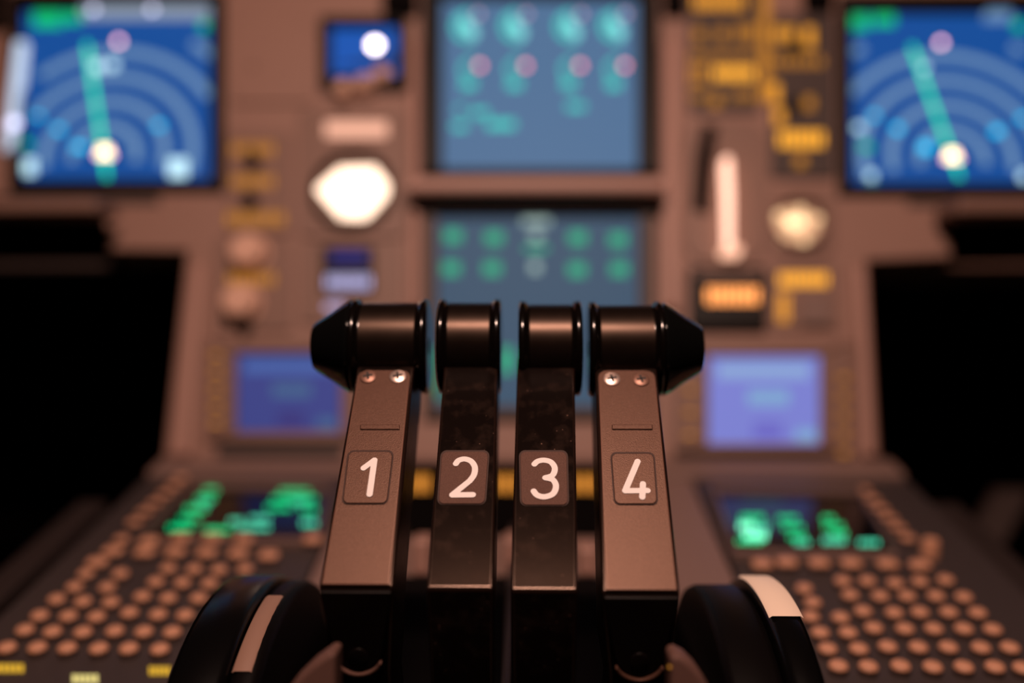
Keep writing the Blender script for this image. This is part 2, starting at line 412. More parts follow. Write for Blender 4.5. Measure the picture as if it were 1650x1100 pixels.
# ------------------------------------------------------------------ instruments left of the centre column
def plate_thing(name, r, label, cat, rad=8, m='panel2', h=0.003):
    t = thing(name, PANEL.hit((r[0]+r[2])/2, r[3]), label, cat)
    b = MB(); b.px(PANEL, rrect(*r, rad), 0.0003, h); b.build('face_plate', M[m], t, bevel=0.001)
    return t
def legend(t, r, key, n=6, l=0.0034, name='legend'):
    b = MB(); W = (r[2]-r[0])/n
    for i in range(n): b.px(PANEL, rect(r[0]+W*i, r[1], r[0]+W*(i+0.68), r[3]), l-0.0008, l)
    return b.build(name, E[key], t)
def knob(t, x, y, r, h, m, name='knob', l0=0.002):
    c = PANEL.hit(x, y, l0); k = PANEL.scale(x, y)*r
    b = MB(); b.lathe([(k*1.12,0),(k*1.12,h*.25),(k,h*.3),(k*.92,h*.9),(k*.78,h)], c, PANEL.n, PANEL.ux, PANEL.uy, 20)
    return b.build(name, M[m], t, smooth=True)

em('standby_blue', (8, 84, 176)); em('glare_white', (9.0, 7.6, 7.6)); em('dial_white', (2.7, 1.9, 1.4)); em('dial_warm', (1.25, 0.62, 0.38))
em('counter_blue', (26,32,112)); em('counter_lavender', (0.60, 0.56, 0.95)); em('glow_rose', (1.05, 0.52, 0.36))
t = thing('standby_display', PANEL.hit(584, 122), 'small blue standby screen with one bright white glare spot', 'cockpit screen')
b = MB(); b.frame(PANEL, (514,24,655,140), (532,38,640,118), 0.0003, 0.010); b.build('bezel', M['dark'], t, bevel=0.003)
b = MB(); b.px(PANEL, rect(530,36,642,120), 0.0003, 0.001); b.build('screen', E['standby_blue'], t)
b = MB(); b.px(PANEL, [(536,106),(636,106),(636,86),(620,94)], 0.001, 0.0016); b.build('horizon_ground', M['dark'], t)
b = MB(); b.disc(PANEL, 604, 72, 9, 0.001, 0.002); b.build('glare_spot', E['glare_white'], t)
for x, y in ((556,152),(590,144),(618,130)):
    kk = knob(t, x, y, 14, 0.014, 'knob')
t = plate_thing('standby_indicator', (480,172,654,382), 'standby dial glowing overexposed white left of centre screens', 'gauge', 16)
b = MB(); b.px(PANEL, rect(524,196,624,220), 0.002, 0.0036); b.build('caption_strip', E['glow_rose'], t)
b = MB(); b.lathe([(0.036,0),(0.036,0.006),(0.033,0.008),(0.031,0.006)], PANEL.hit(570,308,0.002), PANEL.n, PANEL.ux, PANEL.uy, 40, cap=False); b.build('dial_ring', M['dark'], t, smooth=True)
b = MB(); b.px(PANEL, [(508,304),(548,350),(590,352),(632,304),(604,268),(548,270)], 0.002, 0.005); b.build('dial_face', E['dial_white'], t)
t = plate_thing('flight_counter', (482,388,648,520), 'dark blue digit counter behind the leftmost lever knob', 'gauge', 10)
b = MB(); b.px(PANEL, rect(518,396,602,474), 0.002, 0.0045); b.build('window', M['dark'], t, bevel=0.001)
b = MB(); b.px(PANEL, rect(532,404,592,422), 0.0040, 0.0052); b.build('upper_line', E['counter_blue'], t)
b = MB()
for i in range(7): b.px(PANEL, rect(526+i*10.5, 444, 533+i*10.5, 464), 0.0040, 0.0052)
b.build('digits', E['counter_lavender'], t)
b = MB(); b.px(PANEL, rect(524,490,556,498), 0.002, 0.0036); b.build('lower_caption', E['counter_lavender'], t)

t = plate_thing('brake_selector_panel', (364,212,470,376), 'switch plate with dim amber legends and two dark toggles', 'control panel')
for y, kx in ((240,1),(292,1),(352,0)): legend(t, (374,y-9,444,y+9) if kx else (366,y-10,462,y+10), 'amber_dim')
for x, y in ((412,264),(408,327)): knob(t, x, y, 9, 0.020, 'dark', 'toggle')
t = plate_thing('rotary_selector_panel', (346,384,470,532), 'plate with two pale rotary knobs left of the digit counter', 'control panel')
for x, y in ((404,412),(392,492)): knob(t, x, y, 29, 0.018, 'knob')
legend(t, (368,440,446,458), 'amber_dim'); knob(t, 398, 528, 9, 0.008, 'dark', 'toggle')
t = plate_thing('blank_panel', (372,24,500,165), 'bare brown plate beside the top left map screen', 'blank plate', m='panel')
knob(t, 408, 108, 5, 0.003, 'panel2', 'fastener')
for x, y in ((384,36),(488,36),(384,153),(488,153)): knob(t, x, y, 3, 0.002, 'panel2', 'fastener')

# ------------------------------------------------------------------ instruments right of the centre column
t = plate_thing('annunciator_plate', (1110,-60,1224,180), 'plate of glowing amber indicator windows at top right', 'control panel', m='rail')
for r, key, n in (((1118,-10,1202,14),'amber',7),((1120,46,1140,66),'amber_dim',1),((1156,46,1176,66),'amber_dim',1),((1186,40,1222,66),'amber_dim',4),((1112,86,1222,96),'amber_dim',9),
                  ((1150,108,1218,128),'amber_bright',6),((1112,104,1140,136),'amber_dim',3),((1146,152,1168,172),'amber_dim',1),((1180,148,1222,160),'amber_dim',4),((1113,150,1140,160),'amber_dim',3)):
    legend(t, r, key, n)
t = plate_thing('autobrake_panel', (1242,22,1347,286), 'tall plate of amber legends beside the right map screen', 'control panel', m='rail')
for r, key, n in (((1248,44,1284,66),'amber',3),((1296,44,1318,76),'amber',1),((1244,92,1330,106),'amber_dim',6),((1242,134,1262,166),'amber',1),
                  ((1248,176,1270,200),'amber',1),((1296,156,1318,176),'amber_dim',1),((1256,212,1330,236),'amber_bright',6),((1282,250,1306,268),'amber_dim',1)):
    legend(t, r, key, n)
knob(t, 1278, 80, 9, 0.014, 'dark', 'toggle'); knob(t, 1276, 174, 9, 0.014, 'dark', 'toggle')
b = MB(); b.px(PANEL, rect(1226,-60,1240,160), 0.0003, 0.004); 
tag(b.build('amber_light_strip', E['amber_dim'], None, loc=PANEL.hit(1233,180)), 'thin vertical amber light strip between the two legend plates', 'light strip')

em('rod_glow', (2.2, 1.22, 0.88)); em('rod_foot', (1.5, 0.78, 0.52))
t = plate_thing('landing_gear_lever', (1101,192,1238,422), 'white glowing landing gear lever in its arched plate', 'lever', 40)
b = MB(); b.px(PANEL, [(1134,200),(1122,250),(1116,338),(1142,346),(1150,250),(1156,204)], 0.002, 0.0036); b.build('slot', M['void'], t)
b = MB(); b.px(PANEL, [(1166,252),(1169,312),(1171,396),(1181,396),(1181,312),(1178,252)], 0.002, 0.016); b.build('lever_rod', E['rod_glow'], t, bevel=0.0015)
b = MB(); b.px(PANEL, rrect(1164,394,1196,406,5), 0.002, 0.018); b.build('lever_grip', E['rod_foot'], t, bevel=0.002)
t = plate_thing('round_pressure_gauge', (1241,302,1346,416), 'small round gauge glowing cream right of the gear lever', 'gauge', 30)
b = MB(); b.lathe([(0.0235,0.0012),(0.0235,0.006),(0.0215,0.007),(0.021,0.005)], PANEL.hit(1286,360,0.002), PANEL.n, PANEL.ux, PANEL.uy, 36, cap=False); b.build('dial_ring', M['panel2'], t, smooth=True)
em('dial_cream', (0.95, 0.50, 0.27)); em('dial_spot', (1.5, 0.95, 0.5)); em('dial_mark', (2.2, 1.5, 0.8))
b = MB(); b.disc(PANEL, 1282, 362, 38, 0.002, 0.004, sy=0.78, n=28); b.build('dial_face', E['dial_cream'], t)
b = MB(); b.px(PANEL, [(1262,352),(1290,346),(1300,356),(1276,370)], 0.004, 0.0048); b.build('needle', E['dial_mark'], t)
for x, y in ((1254,346),(1262,384),(1296,388),(1318,352),(1290,338)):
    b = MB(); b.disc(PANEL, x, y, 6, 0.003, 0.0046); b.build('dial_mark', E['dial_spot'], t)
t = thing('digital_clock', PANEL.hit(1180, 524), 'black box with a row of orange lit digits', 'clock')
b = MB(); b.px(PANEL, rrect(1112,428,1237,526,6), 0.0003, 0.010); b.build('case', M['dark'], t, bevel=0.002)
em('orange_digit', (2.4, 0.82, 0.22))
for i in range(7):
    b = MB(); x = 1140 + i*12.2; b.px(PANEL, rect(x, 464, x+8, 488), 0.010, 0.0106); b.build('digit', E['orange_digit'], t)
b = MB(); b.px(PANEL, rect(1124,436,1228,444), 0.010, 0.0104); b.build('top_label', M['panel2'], t)
t = plate_thing('switch_panel', (1240,424,1352,530), 'grey brown plate with an amber corner legend below round gauge', 'control panel')
legend(t, (1256,440,1336,460), 'amber_bright', 8); legend(t, (1254,472,1274,518), 'amber', 2)
b = MB(); b.px(PANEL, rrect(1292,474,1340,522,4), 0.002, 0.007); b.build('guard', M['deckb'], t, bevel=0.001)

# ------------------------------------------------------------------ bars and struts in the dark below the panel sides
def bar(name, p, q, hgt, dep, m, label, cat):
    a = at(*p); c = at(*q); b = MB()
    up = Vector((0,0,hgt)); bk = Vector((0,dep,0))
    b.loft([[a, a+bk, a+bk+up, a+up], [c, c+bk, c+bk+up, c+up]])
    return tag(b.build(name, M[m], None, bevel=0.004, loc=a), label, cat)
bar('folding_table', (-150,345,.79), (152,343,.79), 0.012, 0.05, 'panel2', 'dim brown table edge below the left map screen', 'table')
bar('folding_table', (1545,345,.79), (1800,345,.79), 0.014, 0.05, 'panel2', 'dim brown table edge below the right map screen', 'table')
bar('footrest_bar', (-150,440,.90), (232,438,.90), 0.010, 0.03, 'rail', 'faint dark bar crossing the left footwell', 'bar')
bar('footrest_bar', (1412,460,.90), (1800,456,.90), 0.019, 0.03, 'panel2', 'faint dark bar crossing the right footwell', 'bar')
a, c = at(1590,880,0.95), at(1640,790,1.0); b = MB(); sx = Vector((0.018,0,0)); sy = Vector((0,0.02,0))
b.loft([[a-sx,a+sx,a+sx+sy,a-sx+sy],[c-sx,c+sx,c+sx+sy,c-sx+sy]])
tag(b.build('support_strut', M['rail'], None, bevel=0.004, loc=a), 'faint slanted strut in the dark at far right', 'strut')

# ------------------------------------------------------------------ pedestal
XL, XR = DECK.hit(91,904).x, DECK.hit(1600,905).x
def deckpt(x, y, lift=0.0):
    z = CAM.z - 0.2801 + 0.2309*y
    return Vector((x, y, z)) + DECK.n*lift
PED = thing('pedestal', Vector((0, 0.6, 0.0)), 'brown centre pedestal sloping up to the instrument panel', 'pedestal')
y0, y1, yw = 0.25, 0.796, 0.562
rx1 = at(1240, 1000, .455).x; rx0 = rx1-0.0145           # trim wheel rims
lx0 = at(376, 1000, .455).x; lx1 = lx0+0.0225
WL = (lx0-.003, lx1+.015); WR = (rx0-.025, rx1+.003)      # the slots the wheels turn in
def block(name, xa, xb, ya, yb, m, top=-.012, bot=None):
    b = MB()
    T = [deckpt(xa,ya,top),deckpt(xb,ya,top),deckpt(xb,yb,top),deckpt(xa,yb,top)]
    if bot is None: lo = [Vector((p.x,p.y,0.0)) for p in T]
    else: lo = [p + DECK.n*(bot-top) for p in T]
    b.loft([lo, T]); return b.build(name, M[m], PED, bevel=0.002)
block('pedestal_body', XL, XR, yw, y1, 'rail')
block('outer_flank', XL, WL[0], y0, yw, 'rail'); block('outer_flank', WR[1], XR, y0, yw, 'rail')
block('centre_spine', WL[1], WR[0], y0, yw, 'rail')
xa, xb = DECK.hit(531,860).x, DECK.hit(1154,862).x
block('centre_deck', xa, xb, yw, y1, 'deckb', 0.0, -.011)
b = MB(); yt = DECK.hit(400,768).y
top = [deckpt(XL,yt,.004),deckpt(XR,yt,.004),deckpt(XR,y1,.004),deckpt(XL,y1,.004)]; b.prism(top, DECK.n, 0.015); b.build('front_ledge', M['deckb'], PED, bevel=0.003)
for sgn, X in ((-1, XL-0.034), (1, XR+0.022)):
    b = MB(); top = [deckpt(X-.011,y0,-.012),deckpt(X+.011,y0,-.012),deckpt(X+.011,y1-.05,-.012),deckpt(X-.011,y1-.05,-.012)]
    b.prism(top, DECK.n, 0.02); b.build('edge_rail', M['railb'], PED, bevel=0.003)
    b = MB(); xx = (X, XL if sgn < 0 else XR)
    for yy in (0.30, 0.5, 0.7):
        p = deckpt(0, yy, -.022); b.box((min(xx), yy-.01, p.z-.01), (max(xx), yy+.01, p.z))
    b.build('rail_bracket', M['void'], PED)

# ------------------------------------------------------------------ control display units with keyboards
em('text_green', (0.0, 1.05, 0.34)); em('text_cyan', (0.12, 1.05, 0.62)); em('text_bright', (0.5, 2.3, 1.35)); em('screen_black', (10,12,14)); em('caption_yellow', (0.75, 0.42, 0.03)); em('caption_pale', (0.85, 0.70, 0.24))
def key_mesh(rx, ry, h, round_):
    b = MB(); n = 16
    def loop(k, z):
        out = []
        for i in range(n):
            t = 2*math.pi*i/n; c, s_ = math.cos(t), math.sin(t)
            e = 1.0 if round_ else 0.45
            out.append(Vector((rx*k*math.copysign(abs(c)**e, c), ry*k*math.copysign(abs(s_)**e, s_), z)))
        return out
    b.loft([loop(1.0,0), loop(1.0,h*.62)], 1)
    b.loft([loop(1.0,h*.62), loop(.93,h*.86), loop(.72,h)], 0)
    return b
def cdu(x0, x1, label, keys, fkeys, lkeys, texts, scr, extra):
    t = thing('control_display_unit', deckpt((x0+x1)/2, 0.45, 0), label, 'control unit')
    b = MB(); yb, yt_ = 0.475, DECK.hit(400,770).y
    top = [deckpt(x0,yb),deckpt(min(x1,WL[0]),yb),deckpt(min(x1,WL[0]),yw),deckpt(x1,yw),deckpt(x1,yt_),deckpt(x0,yt_)] if x0 < 0 else [deckpt(max(x0,WR[1]),yb),deckpt(x1,yb),deckpt(x1,yt_),deckpt(x0,yt_),deckpt(x0,yw),deckpt(max(x0,WR[1]),yw)]
    b.prism(top, DECK.n, 0.0112); b.build('keyboard_plate', M['deck'], t, bevel=0.002)
    b = MB(); b.px(DECK, scr, -0.001, 0.0012); b.build('screen', M['scrglass'], t)
    cx = sum(p[0] for p in scr)/4; cy = sum(p[1] for p in scr)/4
    out = [(cx+(x-cx)*1.03, cy+(y-cy)*1.10) for x, y in scr]
    b = MB()
    for i in range(4):
        j = (i+1) % 4; b.px(DECK, [out[i],out[j],scr[j],scr[i]], -0.001, 0.005)
    b.build('screen_frame', M['deckb'], t, bevel=0.001)
    for key, rs in texts:
        for r in rs:
            b = MB(); W = (r[2]-r[0])
            n = max(1, int(W/7))
            for i in range(n): b.px(DECK, rect(r[0]+W*i/n, r[1], r[0]+W*(i+.7)/n, r[3]), 0.001, 0.0016)
            b.build('screen_text', E[key], t)
    iw = t.matrix_basis.inverted()
    rot = Matrix.Rotation(SL, 4, 'X')
    for lst, (rx, ry, h, rd), nm in ((keys,(0.0048,0.0048,0.0055,True),'key'),(fkeys,(0.0062,0.0048,0.006,False),'function_key'),(lkeys,(0.0046,0.0036,0.005,False),'line_key')):
        me = None
        for x, y in lst:
            p = iw @ (DECK.hit(x, y, h*.8) - DECK.n*h*.8)
            if me is None:
                o = key_mesh(rx, ry, h, rd).build(nm, [M['key'], M['keyside']], None, smooth=True, angle=50); me = o
            else:
                o = me.copy(); COL.objects.link(o)
            o.parent = t; o.location = p; o.rotation_euler = (SL, 0, 0)
    extra(t)
    return t
def A(lst, k, ox, oy): return [(ox+x/k, oy+y/k) for x, y in lst]
Lk = A([(30,938),(165,938),(297,940),(437,942),(570,942),(708,945),(110,860),(232,868),(367,870),(508,865),(637,868),(763,870),(175,797),(302,799),(427,802),(573,784),(700,792),(820,795),
        (250,725),(367,735),(490,738),(630,712),(745,720),(880,720),(330,670),(475,672),(690,648),(808,652),(928,655),(380,612),(533,612),(745,588),(860,592),(970,595),(1085,590)], 2.75, 0, 700)
Lf = A([(430,560),(500,510),(640,515),(775,515),(915,518),(1055,522),(1190,530),(1385,458),(660,468),(800,455),(940,455),(1080,462)], 2.75, 0, 700)
Ll = A([(540,460),(595,385),(640,340),(685,300),(730,260),(770,225),(802,192)], 2.75, 0, 700)
Rk = A([(625,655),(665,720),(655,785),(700,860),(735,935),(785,1015),(795,790),(830,860),(880,935),(925,1018),(805,620),(840,685),(900,760),(950,838),(1015,925),(1075,1015),
        (920,620),(980,690),(1045,768),(1095,842),(1158,928),(1225,1020),(1050,630),(1105,690),(1165,765),(1230,842),(1298,928),(1370,1020),(1165,622),(1240,690),(1300,765),(1370,842),(1450,930),(1515,1020),
        (1285,615),(1370,695),(1435,768),(1505,845),(1585,930),(1645,1025)], 2.895, 1080, 720)
Rf = A([(430,540),(545,532),(695,535),(845,537),(1015,540),(1165,545)], 2.895, 1080, 720)
Rl = A([(905,200),(945,242),(985,285),(1025,328),(1065,372),(1110,420)], 2.895, 1080, 720)
def left_extra(t):
    for r, k in (((-6,1069,40,1081),'caption_yellow'),((240,1073,276,1085),'caption_yellow'),((116,1086,160,1098),'caption_pale')):
        b = MB(); W = r[2]-r[0]
        for i in range(5): b.px(DECK, rect(r[0]+W*i/5, r[1], r[0]+W*(i+.75)/5, r[3]), -0.001, 0.0008)
        b.build('caption', E[k], t)
def right_extra(t):
    for (x, y, r, h, nm) in ((1500,872,14,0.011,'brightness_knob'),):
        c = DECK.hit(x, y, 0.010) - DECK.n*0.010; k = DECK.scale(x, y)*r
        b = MB(); b.lathe([(k,0),(k*.95,h*.8),(k*.8,h)], c, DECK.n, DECK.ux, DECK.uy, 20); b.build(nm, M['key'], t, smooth=True)
cdu(XL, DECK.hit(528,860).x, 'keyboard unit with round keys and green text on left side', Lk, Lf, Ll,
    (('text_green', [(330,786,352,792),(318,800,346,806),(300,816,334,823),(290,832,322,838),(272,846,310,853),(452,788,500,794),(440,800,510,806),(430,814,470,820),(486,818,512,824),(330,850,372,856)]),
     ('text_cyan', [(322,808,340,812),(370,836,392,842),(384,846,436,852),(486,838,512,846),(470,806,500,810),(404,832,436,838)])),
    [(234,864),(514,866),(528,784),(308,780)], left_extra)
cdu(DECK.hit(1160,862).x, XR, 'keyboard unit with round keys and green text on right side', Rk, Rf, Rl,
    (('text_bright', [(1192,842,1216,852),(1200,858,1236,868)]), ('text_green', [(1194,830,1232,838),(1254,832,1286,838),(1262,846,1296,852),(1326,832,1346,838),(1328,844,1360,850),(1340,856,1366,862),(1272,862,1300,868),(1188,868,1230,874)]),
     ('text_cyan', [(1384,870,1418,877),(1282,870,1306,876),(1326,866,1364,874),(1216,846,1240,856)])),
    [(1184,884),(1442,888),(1385,790),(1152,786)], right_extra)

# ------------------------------------------------------------------ thrust quadrant housing
QX = at(812, 700, 0.42).x
Q = thing('thrust_quadrant', Vector((QX, 0.5, CAM.z-0.2801+0.2309*0.5)), 'low housing between the trim wheels that the four levers rise from', 'lever housing')
def qx(px, d): return at(px, 700, d).x
# long raised plates (amber scale strips) between the slots
prof = [(0.345,-0.206),(0.345,-0.175),(0.40,-0.150),(0.50,-0.140),(0.60,-0.132),(0.66,-0.119),(0.69,-0.114),(0.69,-0.1205),(0.5,-0.164)]
def strip(x0, x1, name, m):
    b = MB(); b.loft([[Vector((x0,y,CAM.z+z)) for y, z in prof],[Vector((x1,y,CAM.z+z)) for y, z in prof]]); return b.build(name, m, Q, bevel=0.003)
strip(at(813,700,.5).x, at(827,700,.5).x, 'slot_divider', M['rail'])
for xc in (-0.0745, 0.0745):
    strip(QX+xc-0.0045, QX+xc+0.0045, 'side_cover', M['rail'])
b = MB(); xa, xb = at(640,800,.655).x, at(985,800,.655).x

b.loft([[deckpt(xa,.655,.0004),deckpt(xb,.655,.0004),deckpt(xb,.667,.0004),deckpt(xa,.667,.0004)],[Vector((xa,.655,CAM.z-.0815)),Vector((xb,.655,CAM.z-.0815)),Vector((xb,.667,CAM.z-.0815)),Vector((xa,.667,CAM.z-.0815))]]); b.build('scale_block', M['void'], Q, bevel=0.002)
for x0, x1 in ((650,696),(796,839),(924,974)):
    b = MB()
    for i in range(4):
        w_ = (x1-x0)/4; p = at(x0+w_*i, 764, .654); q = at(x0+w_*(i+.7), 794, .654)
        b.box((p.x, .6535, q.z), (q.x, .6552, p.z))
    b.build('scale_legend', E['amber_scale'], Q)
for x0, x1, ya, yb in ((664,692,872,930),(812,832,868,934),(932,962,884,924)):  # lit stretches of deck between the levers, shaped as paler blocks
    p = at(x0, ya, .60); q = at(x1, yb, .60); b = MB(); 
    b.loft([[deckpt(p.x,.60,.0004),deckpt(q.x,.60,.0004),deckpt(q.x,.625,.0004),deckpt(p.x,.625,.0004)],[Vector((p.x,.60,p.z)),Vector((q.x,.60,p.z)),Vector((q.x,.625,p.z)),Vector((p.x,.625,p.z))]]); b.build('lit_deck_patch', M['trim'], Q, bevel=0.002)
b = MB(); xa, xb = QX-0.0755, QX+0.0755
pr = [(0.345,-0.199),(0.345,-0.178),(0.40,-0.158),(0.50,-0.150),(0.575,-0.150),(0.59,-0.1435),(0.345,-0.2)]
pr = [(0.345,-0.1995),(0.345,-0.180),(0.40,-0.160),(0.50,-0.152),(0.59,-0.139),(0.596,-0.1422)]
b.loft([[Vector((xa,y,CAM.z+z)) for y, z in pr],[Vector((xb,y,CAM.z+z)) for y, z in pr]]); b.build('housing_base', M['void'], Q)
# pale shoulders in front, left and right of the levers
for pr in ([(540,1051),(528,1053),(500,1073),(472,1100),(452,1130)], [(1080,1056),(1092,1055),(1108,1063),(1125,1080),(1140,1102),(1150,1130)]):
    P_ = [at(x, y, 0.336) for x, y in pr]
    P_ += [Vector((P_[-1].x, P_[-1].y, CAM.z-0.2085)), Vector((P_[0].x, P_[0].y, CAM.z-0.2085))]
    bk = Vector((0,0.014,0)); dn = Vector((0,0,.0))
    b = MB(); b.loft([P_, [p + bk + dn for p in P_]]); b.build('shoulder', M['shoulder'], Q, bevel=0.003, seg=3)
b = MB(); c = at(1079,1074,0.337); b.box(c-Vector((.0004,.0004,.0004)), c+Vector((.0004,.0004,.0004))); b.build('pilot_light', E['amber_dim'], Q)

# ------------------------------------------------------------------ trim wheels
WC = (0.433, CAM.z-0.225)
def trim_wheel(x0, x1, rim, hub, mark, paint, label):
    t = thing('trim_wheel', Vector(((x0+x1)/2, WC[0], WC[1]-0.12)), label, 'trim wheel')
    ax = Vector((1,0,0)); e1 = Vector((0,1,0)); e2 = Vector((0,0,1))
    def ringprof(a, c, R, r0):
        return [(r0,a+.001),(R-.004,a),(R-.0012,a+.0010),(R,a+.0035),(R,c-.0035),(R-.0012,c-.0010),(R-.004,c),(r0,c-.001)]
    c0 = Vector((0, *WC))
    b = MB(); b.lathe(ringprof(*rim), c0, ax, e1, e2, 96, cap=True); b.build('rim', M['wheel'], t, smooth=True, angle=60)
    b = MB(); b.lathe(ringprof(*hub), c0, ax, e1, e2, 96, cap=True); b.build('hub', M['hub'], t, smooth=True, angle=60)
    a, c, R, t0, t1 = mark
    b = MB()
    b.lathe([(R-.0006,a),(R+.0003,a+.0012),(R+.0003,c-.0012),(R-.0006,c)], c0, ax, e1, e2, 24, a0=math.radians(t0), a1=math.radians(t1))
    b.build('painted_mark', M[paint], t, smooth=True, angle=60)
    b = MB(); b.lathe([(0.006,x0),(0.006,x1)], c0, ax, e1, e2, 20); b.build('axle', M['dark'], t, smooth=True)
    return t
def xat(px, d): return at(px, 1000, d).x
trim_wheel(rx0-.022, rx1, (rx0, rx1, 0.120, 0.03), (rx0-.022, rx0, 0.1165, 0.02), (rx0+.0004, rx1-.0004, 0.1202, 78, 106.5), 'mark', 'black trim wheel with broad pale mark right of the levers')
trim_wheel(lx0, lx1+.012, (lx0, lx1, 0.120, 0.03), (lx1, lx1+.012, 0.1175, 0.02), (lx1+.0008, lx1+.0088, 0.1177, 96, 121), 'markb', 'black trim wheel with narrow shaded mark left of the levers')

# ------------------------------------------------------------------ thrust levers
def lever(idx, armtop, armbot, drum, cone, digit, digw, plate_px, label):
    dT, dB = 0.430, 0.360
    T0, T1 = at(armtop[0], 594, dT), at(armtop[1], 594, dT)
    B0, B1 = at(armbot[0], 945+idx*3, dB), at(armbot[1], 945+idx*3, dB)
    xt, xb = (T0.x+T1.x)/2, (B0.x+B1.x)/2; wt, wb = (T1.x-T0.x)/2, (B1.x-B0.x)/2
    yT, zT, yB, zB = T0.y, T0.z, B0.y, B0.z
    FACE = Plane(Vector((xb, yB, zB)), (1,0,0), (0, yT-yB, zT-zB))
    t = thing('thrust_lever', Vector(((xt+xb)/2, 0.43, CAM.z-0.205)), label, 'lever')
    outer = cone != 0
    zc = CAM.z
    # arm: cross sections from the drum down the face, over the nose and down the shank
    def sec(y, z, yb, zb, w, x): return [Vector((x-w,y,z)),Vector((x+w,y,z)),Vector((x+w,yb,zb)),Vector((x-w,yb,zb))]
    b = MB()
    loops = [sec(yT+.014, zT+.005, 0.462, zc-0.012, wt, xt),
             sec(yT, zT, 0.456, zc-0.030, wt, xt),
             sec(yB, zB, 0.392, zB-.014, wb, xb),
             sec(yB+.0010, zB-.004, 0.394, zB-.022, wb*0.99, xb),
             sec(yB+.010, zB-.034, 0.400, zB-.040, wb*(0.80 if outer else .97), xb+(0.0005 if outer else 0)),
             sec(0.386, zc-.1608, 0.420, zc-.1545, wb*(0.80 if outer else .97), xb)]
    b.loft(loops); ar = b.build('arm', [M['arm'], M['armedge']], t, bevel=0.0011, seg=3); ar.modifiers['bevel'].material = 1
    # knob drum across the top
    cD = 0.4485; c = Vector((0, cD, zc-0.0022-(.0012 if idx == 3 else .0008 if idx == 2 else 0)))
    x0, x1 = qx(drum[0], .4285), qx(drum[1], .4285); R = 0.0214
    def bead(xe, s):
        return [(R-.0022,xe),(R-.0004,xe+s*.0005),(R,xe+s*.0013),(R,xe+s*.0024),(R-.0004,xe+s*.0031),(R-.0011,xe+s*.0036),(R-.0016,xe+s*.0043),(R-.0017,xe+s*.0050)]
    B0_, B1_ = bead(x0, 1), bead(x1,-1)[::-1]
    V3 = (Vector((1,0,0)), Vector((0,1,0)), Vector((0,0,1)))
    b = MB()
    b.lathe([(0.004,x0+.0002)] + B0_, c, *V3, 80, 1, cap=False)
    b.lathe([B0_[-1], (R-.0017,(x0+x1)/2), B1_[0]], c, *V3, 80, 0, cap=False)
    b.lathe(B1_ + [(0.004,x1-.0002)], c, *V3, 80, 1, cap=False)
    b.build('knob', [M['gloss'], M['bead']], t, smooth=True, angle=60)
    if outer:
        xs = x0 if cone < 0 else x1; s = cone
        b = MB(); L = 0.0182
        pr = [(0.006,xs-s*.001),(R-.0012,xs-s*.0005),(R-.0004,xs+s*.0010),(R-.0016,xs+s*.0034),(R-.0058,xs+s*.0095),(R-.0098,xs+s*(L-.0022)),(R-.0112,xs+s*(L-.0006)),(R-.0128,xs+s*L),(0.001,xs+s*(L+.0008))]
        b.lathe(pr, c, Vector((1,0,0)), Vector((0,1,0)), Vector((0,0,1)), 64); b.build('end_cap', M['cone'], t, smooth=True, angle=28)
    def facepx(pts, lift): return [FACE.hit(x, y, lift) for x, y in pts]
    if outer:
        m_ = 0.0012
        U = (yT-yB)/FACE.uy.y
        b = MB()
        def P(fx, u):
            k = u/U; x = xb + (xt-xb)*k; wdt = wb + (wt-wb)*k
            q = FACE.p + FACE.uy*u; return Vector((x + fx*(wdt-m_), q.y, q.z))
        rc = 0.004
        ring = [P(-1,0.0004),P(1,0.0004),P(1,U-.001-rc)]
        for a in (30,60,90):
            q = P(1,U-.001-rc); ring.append(q + Vector((-rc*(1-math.cos(math.radians(a))),0,0)) + FACE.uy*(rc*.85*math.sin(math.radians(a))))
        for a in (90,60,30):
            q = P(-1,U-.001-rc); ring.append(q + Vector((rc*(1-math.cos(math.radians(a))),0,0)) + FACE.uy*(rc*.85*math.sin(math.radians(a))))
        ring.append(P(-1,U-.001-rc))
        b.prism([q + FACE.n*.0011 for q in ring], FACE.n, .0014); fp = b.build('face_plate', [M['plate'], M['plateedge']], t, bevel=0.0005, seg=3); fp.modifiers['bevel'].material = 1
        b = MB(); ry = 688
        xa_, xb_ = (580,644) if idx == 0 else (986,1052)
        b.prism(facepx([(xa_,ry+3),(xb_,ry+3),(xb_,ry-5),(xa_,ry-5)], .0018), FACE.n, .0009); b.build('ridge', M['plate'], fp, bevel=0.0007, seg=3)
        for x, y, mm in (((593,607,'bronze'),(641,607,'steel')) if idx == 0 else ((986,611,'steel'),(1033,612,'bronze'))):
            q = FACE.hit(x, y, .0011); b = MB(); k = 0.0036
            b.lathe([(k,0),(k*.98,.0005),(k*.72,.0009),(0.0001,.00095)], q, FACE.n, FACE.ux, FACE.uy, 24)
            sc = b.build('screw', M[mm], fp, smooth=True, angle=50)
            b = MB()
            for a in (0.2, 0.2+math.pi/2):
                d = FACE.ux*math.cos(a)+FACE.uy*math.sin(a); e = FACE.n.cross(d); qq = q + FACE.n*.00112
                b.prism([qq-d*.002-e*.0005, qq+d*.002-e*.0005, qq+d*.002+e*.0005, qq-d*.002+e*.0005], FACE.n, .0004)
            b.build('cross_slot', M['slot'], sc)
        # tongue with a screw on the nose
        NOSE = Plane(Vector((xb, yB-.0001, zB-.0012)), (1,0,0), (0,-.26,.966))
        wd = wb*0.97; hgt = 0.0325; rr = wb*0.60
        pts = [(-wd,0),(wd,0)]
        pts = [(-wd, 0.0)]
        ctr = -hgt+rr*.9
        pts.append((-rr-.0008, ctr))
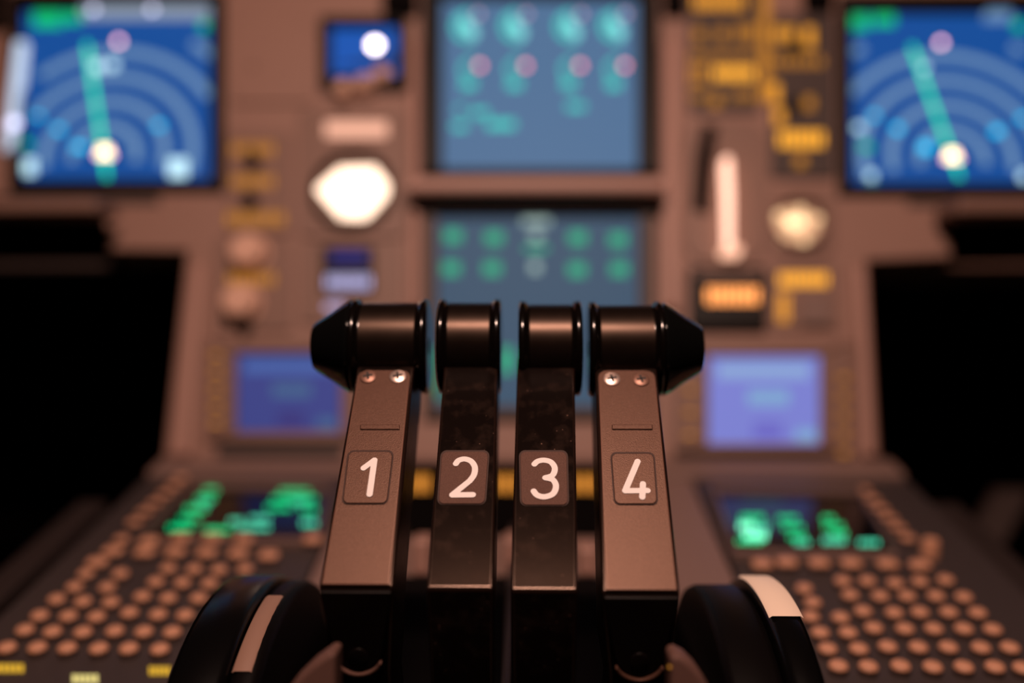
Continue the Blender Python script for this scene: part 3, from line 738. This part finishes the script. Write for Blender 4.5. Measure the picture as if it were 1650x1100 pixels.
        for k in range(1, 10):
            a = math.pi + math.pi*k/10; pts.append((rr*math.cos(a), ctr + rr*.9*math.sin(a)))
        pts += [(rr+.0008, ctr), (wd, 0.0)]
        ring = [NOSE.p + NOSE.ux*x + NOSE.uy*z + NOSE.n*.0014 for x, z in pts]
        b = MB(); b.prism(ring, NOSE.n, .004); tg = b.build('nose_tongue', M['armside'], t, bevel=0.0008, seg=3)
        b = MB(); cc = NOSE.p + NOSE.uy*ctr + NOSE.n*.0030
        arc = [(math.pi*1.12 + math.pi*.76*k/12) for k in range(13)]
        rim = [cc + NOSE.ux*((rr+.0012)*math.cos(a)) + NOSE.uy*((rr*.9+.0012)*math.sin(a)) for a in arc] + [cc + NOSE.ux*((rr+.0002)*math.cos(a)) + NOSE.uy*((rr*.9+.0002)*math.sin(a)) for a in arc[::-1]]
        b.prism(rim, NOSE.n, .0054); b.build('nose_lip', M['plate' if idx else 'nplate'], t, bevel=0.0003)
        q = NOSE.p + NOSE.uy*(ctr-.001) + NOSE.n*.0014
        b = MB(); b.lathe([(.0036,0),(.0034,.0006),(.002,.001),(.0001,.001)], q, NOSE.n, NOSE.ux, NOSE.uy, 24); b.build('nose_screw', M['armside'], tg, smooth=True, angle=50)
    lp = .0011 if outer else 0.0
    x0p,y0p,x1p,y1p,sk = plate_px
    pts = rrect(x0p,y0p,x1p,y1p,9)
    sh = lambda g: [(x + sk*((y1p-y)/(y1p-y0p)-.5)*2, y) for x, y in g]
    g2 = rrect(x0p-2,y0p-2,x1p+2,y1p+2,10)
    b = MB(); b.prism(facepx(sh(g2), lp+.0003), FACE.n, .0005); b.build('number_plate_shadow_rim', M['nshadow'], t)
    b = MB(); b.prism(facepx(sh(pts), lp+.0008), FACE.n, .0008); npl = b.build('number_plate', M['plate' if outer else 'nplate'], t, bevel=0.0003, seg=2)
    b = MB()
    for i, s_ in enumerate(digit):
        b.stroke([FACE.hit(x, y, lp+.00105+.00006*i) for x, y in s_], FACE.n, digw, .0003)
    b.build('numeral', M['digit'], npl)
    return t
def C(pts, ox, oy, k=2.682): return [(ox+x/k, oy+y/k) for x, y in pts]
d1 = [C([(257,171),(304,136),(283,284)], 490, 690)]
d2 = [C(spline([(656,152),(668,138),(694,132),(722,142),(738,168),(734,200),(716,226)]) + [(640,287),(729,286)], 490, 690)]
d3 = [C(spline([(164,154),(178,142),(206,137),(236,146),(252,172),(242,202),(211,213)]), 800, 690), C(spline([(211,213),(244,222),(257,250),(244,282),(208,295),(176,288),(161,271)]), 800, 690)]
d4 = [C([(610,142),(556,269),(653,268)], 800, 690), C([(633,239),(630,296)], 800, 690)]
DW = 0.0024
lever(0, (575,667), (513,634), (556,684), -1, d1, DW, (557,727,628,810,5), 'leftmost thrust lever, brown plate with numeral 1 and tapered end cap')
lever(1, (715,802), (687,795), (701,806), 0, d2, DW, (709,727,784,811,3), 'second thrust lever from left, black arm with numeral 2')
lever(2, (833,926), (823,931), (835,940), 0, d3, DW, (839,727,914,813,-1), 'third thrust lever from left, black arm with numeral 3')
lever(3, (959,1058), (970,1096), (951,1075), 1, d4, DW, (988,730,1056,811,-3), 'rightmost thrust lever, brown plate with numeral 4 and tapered end cap')
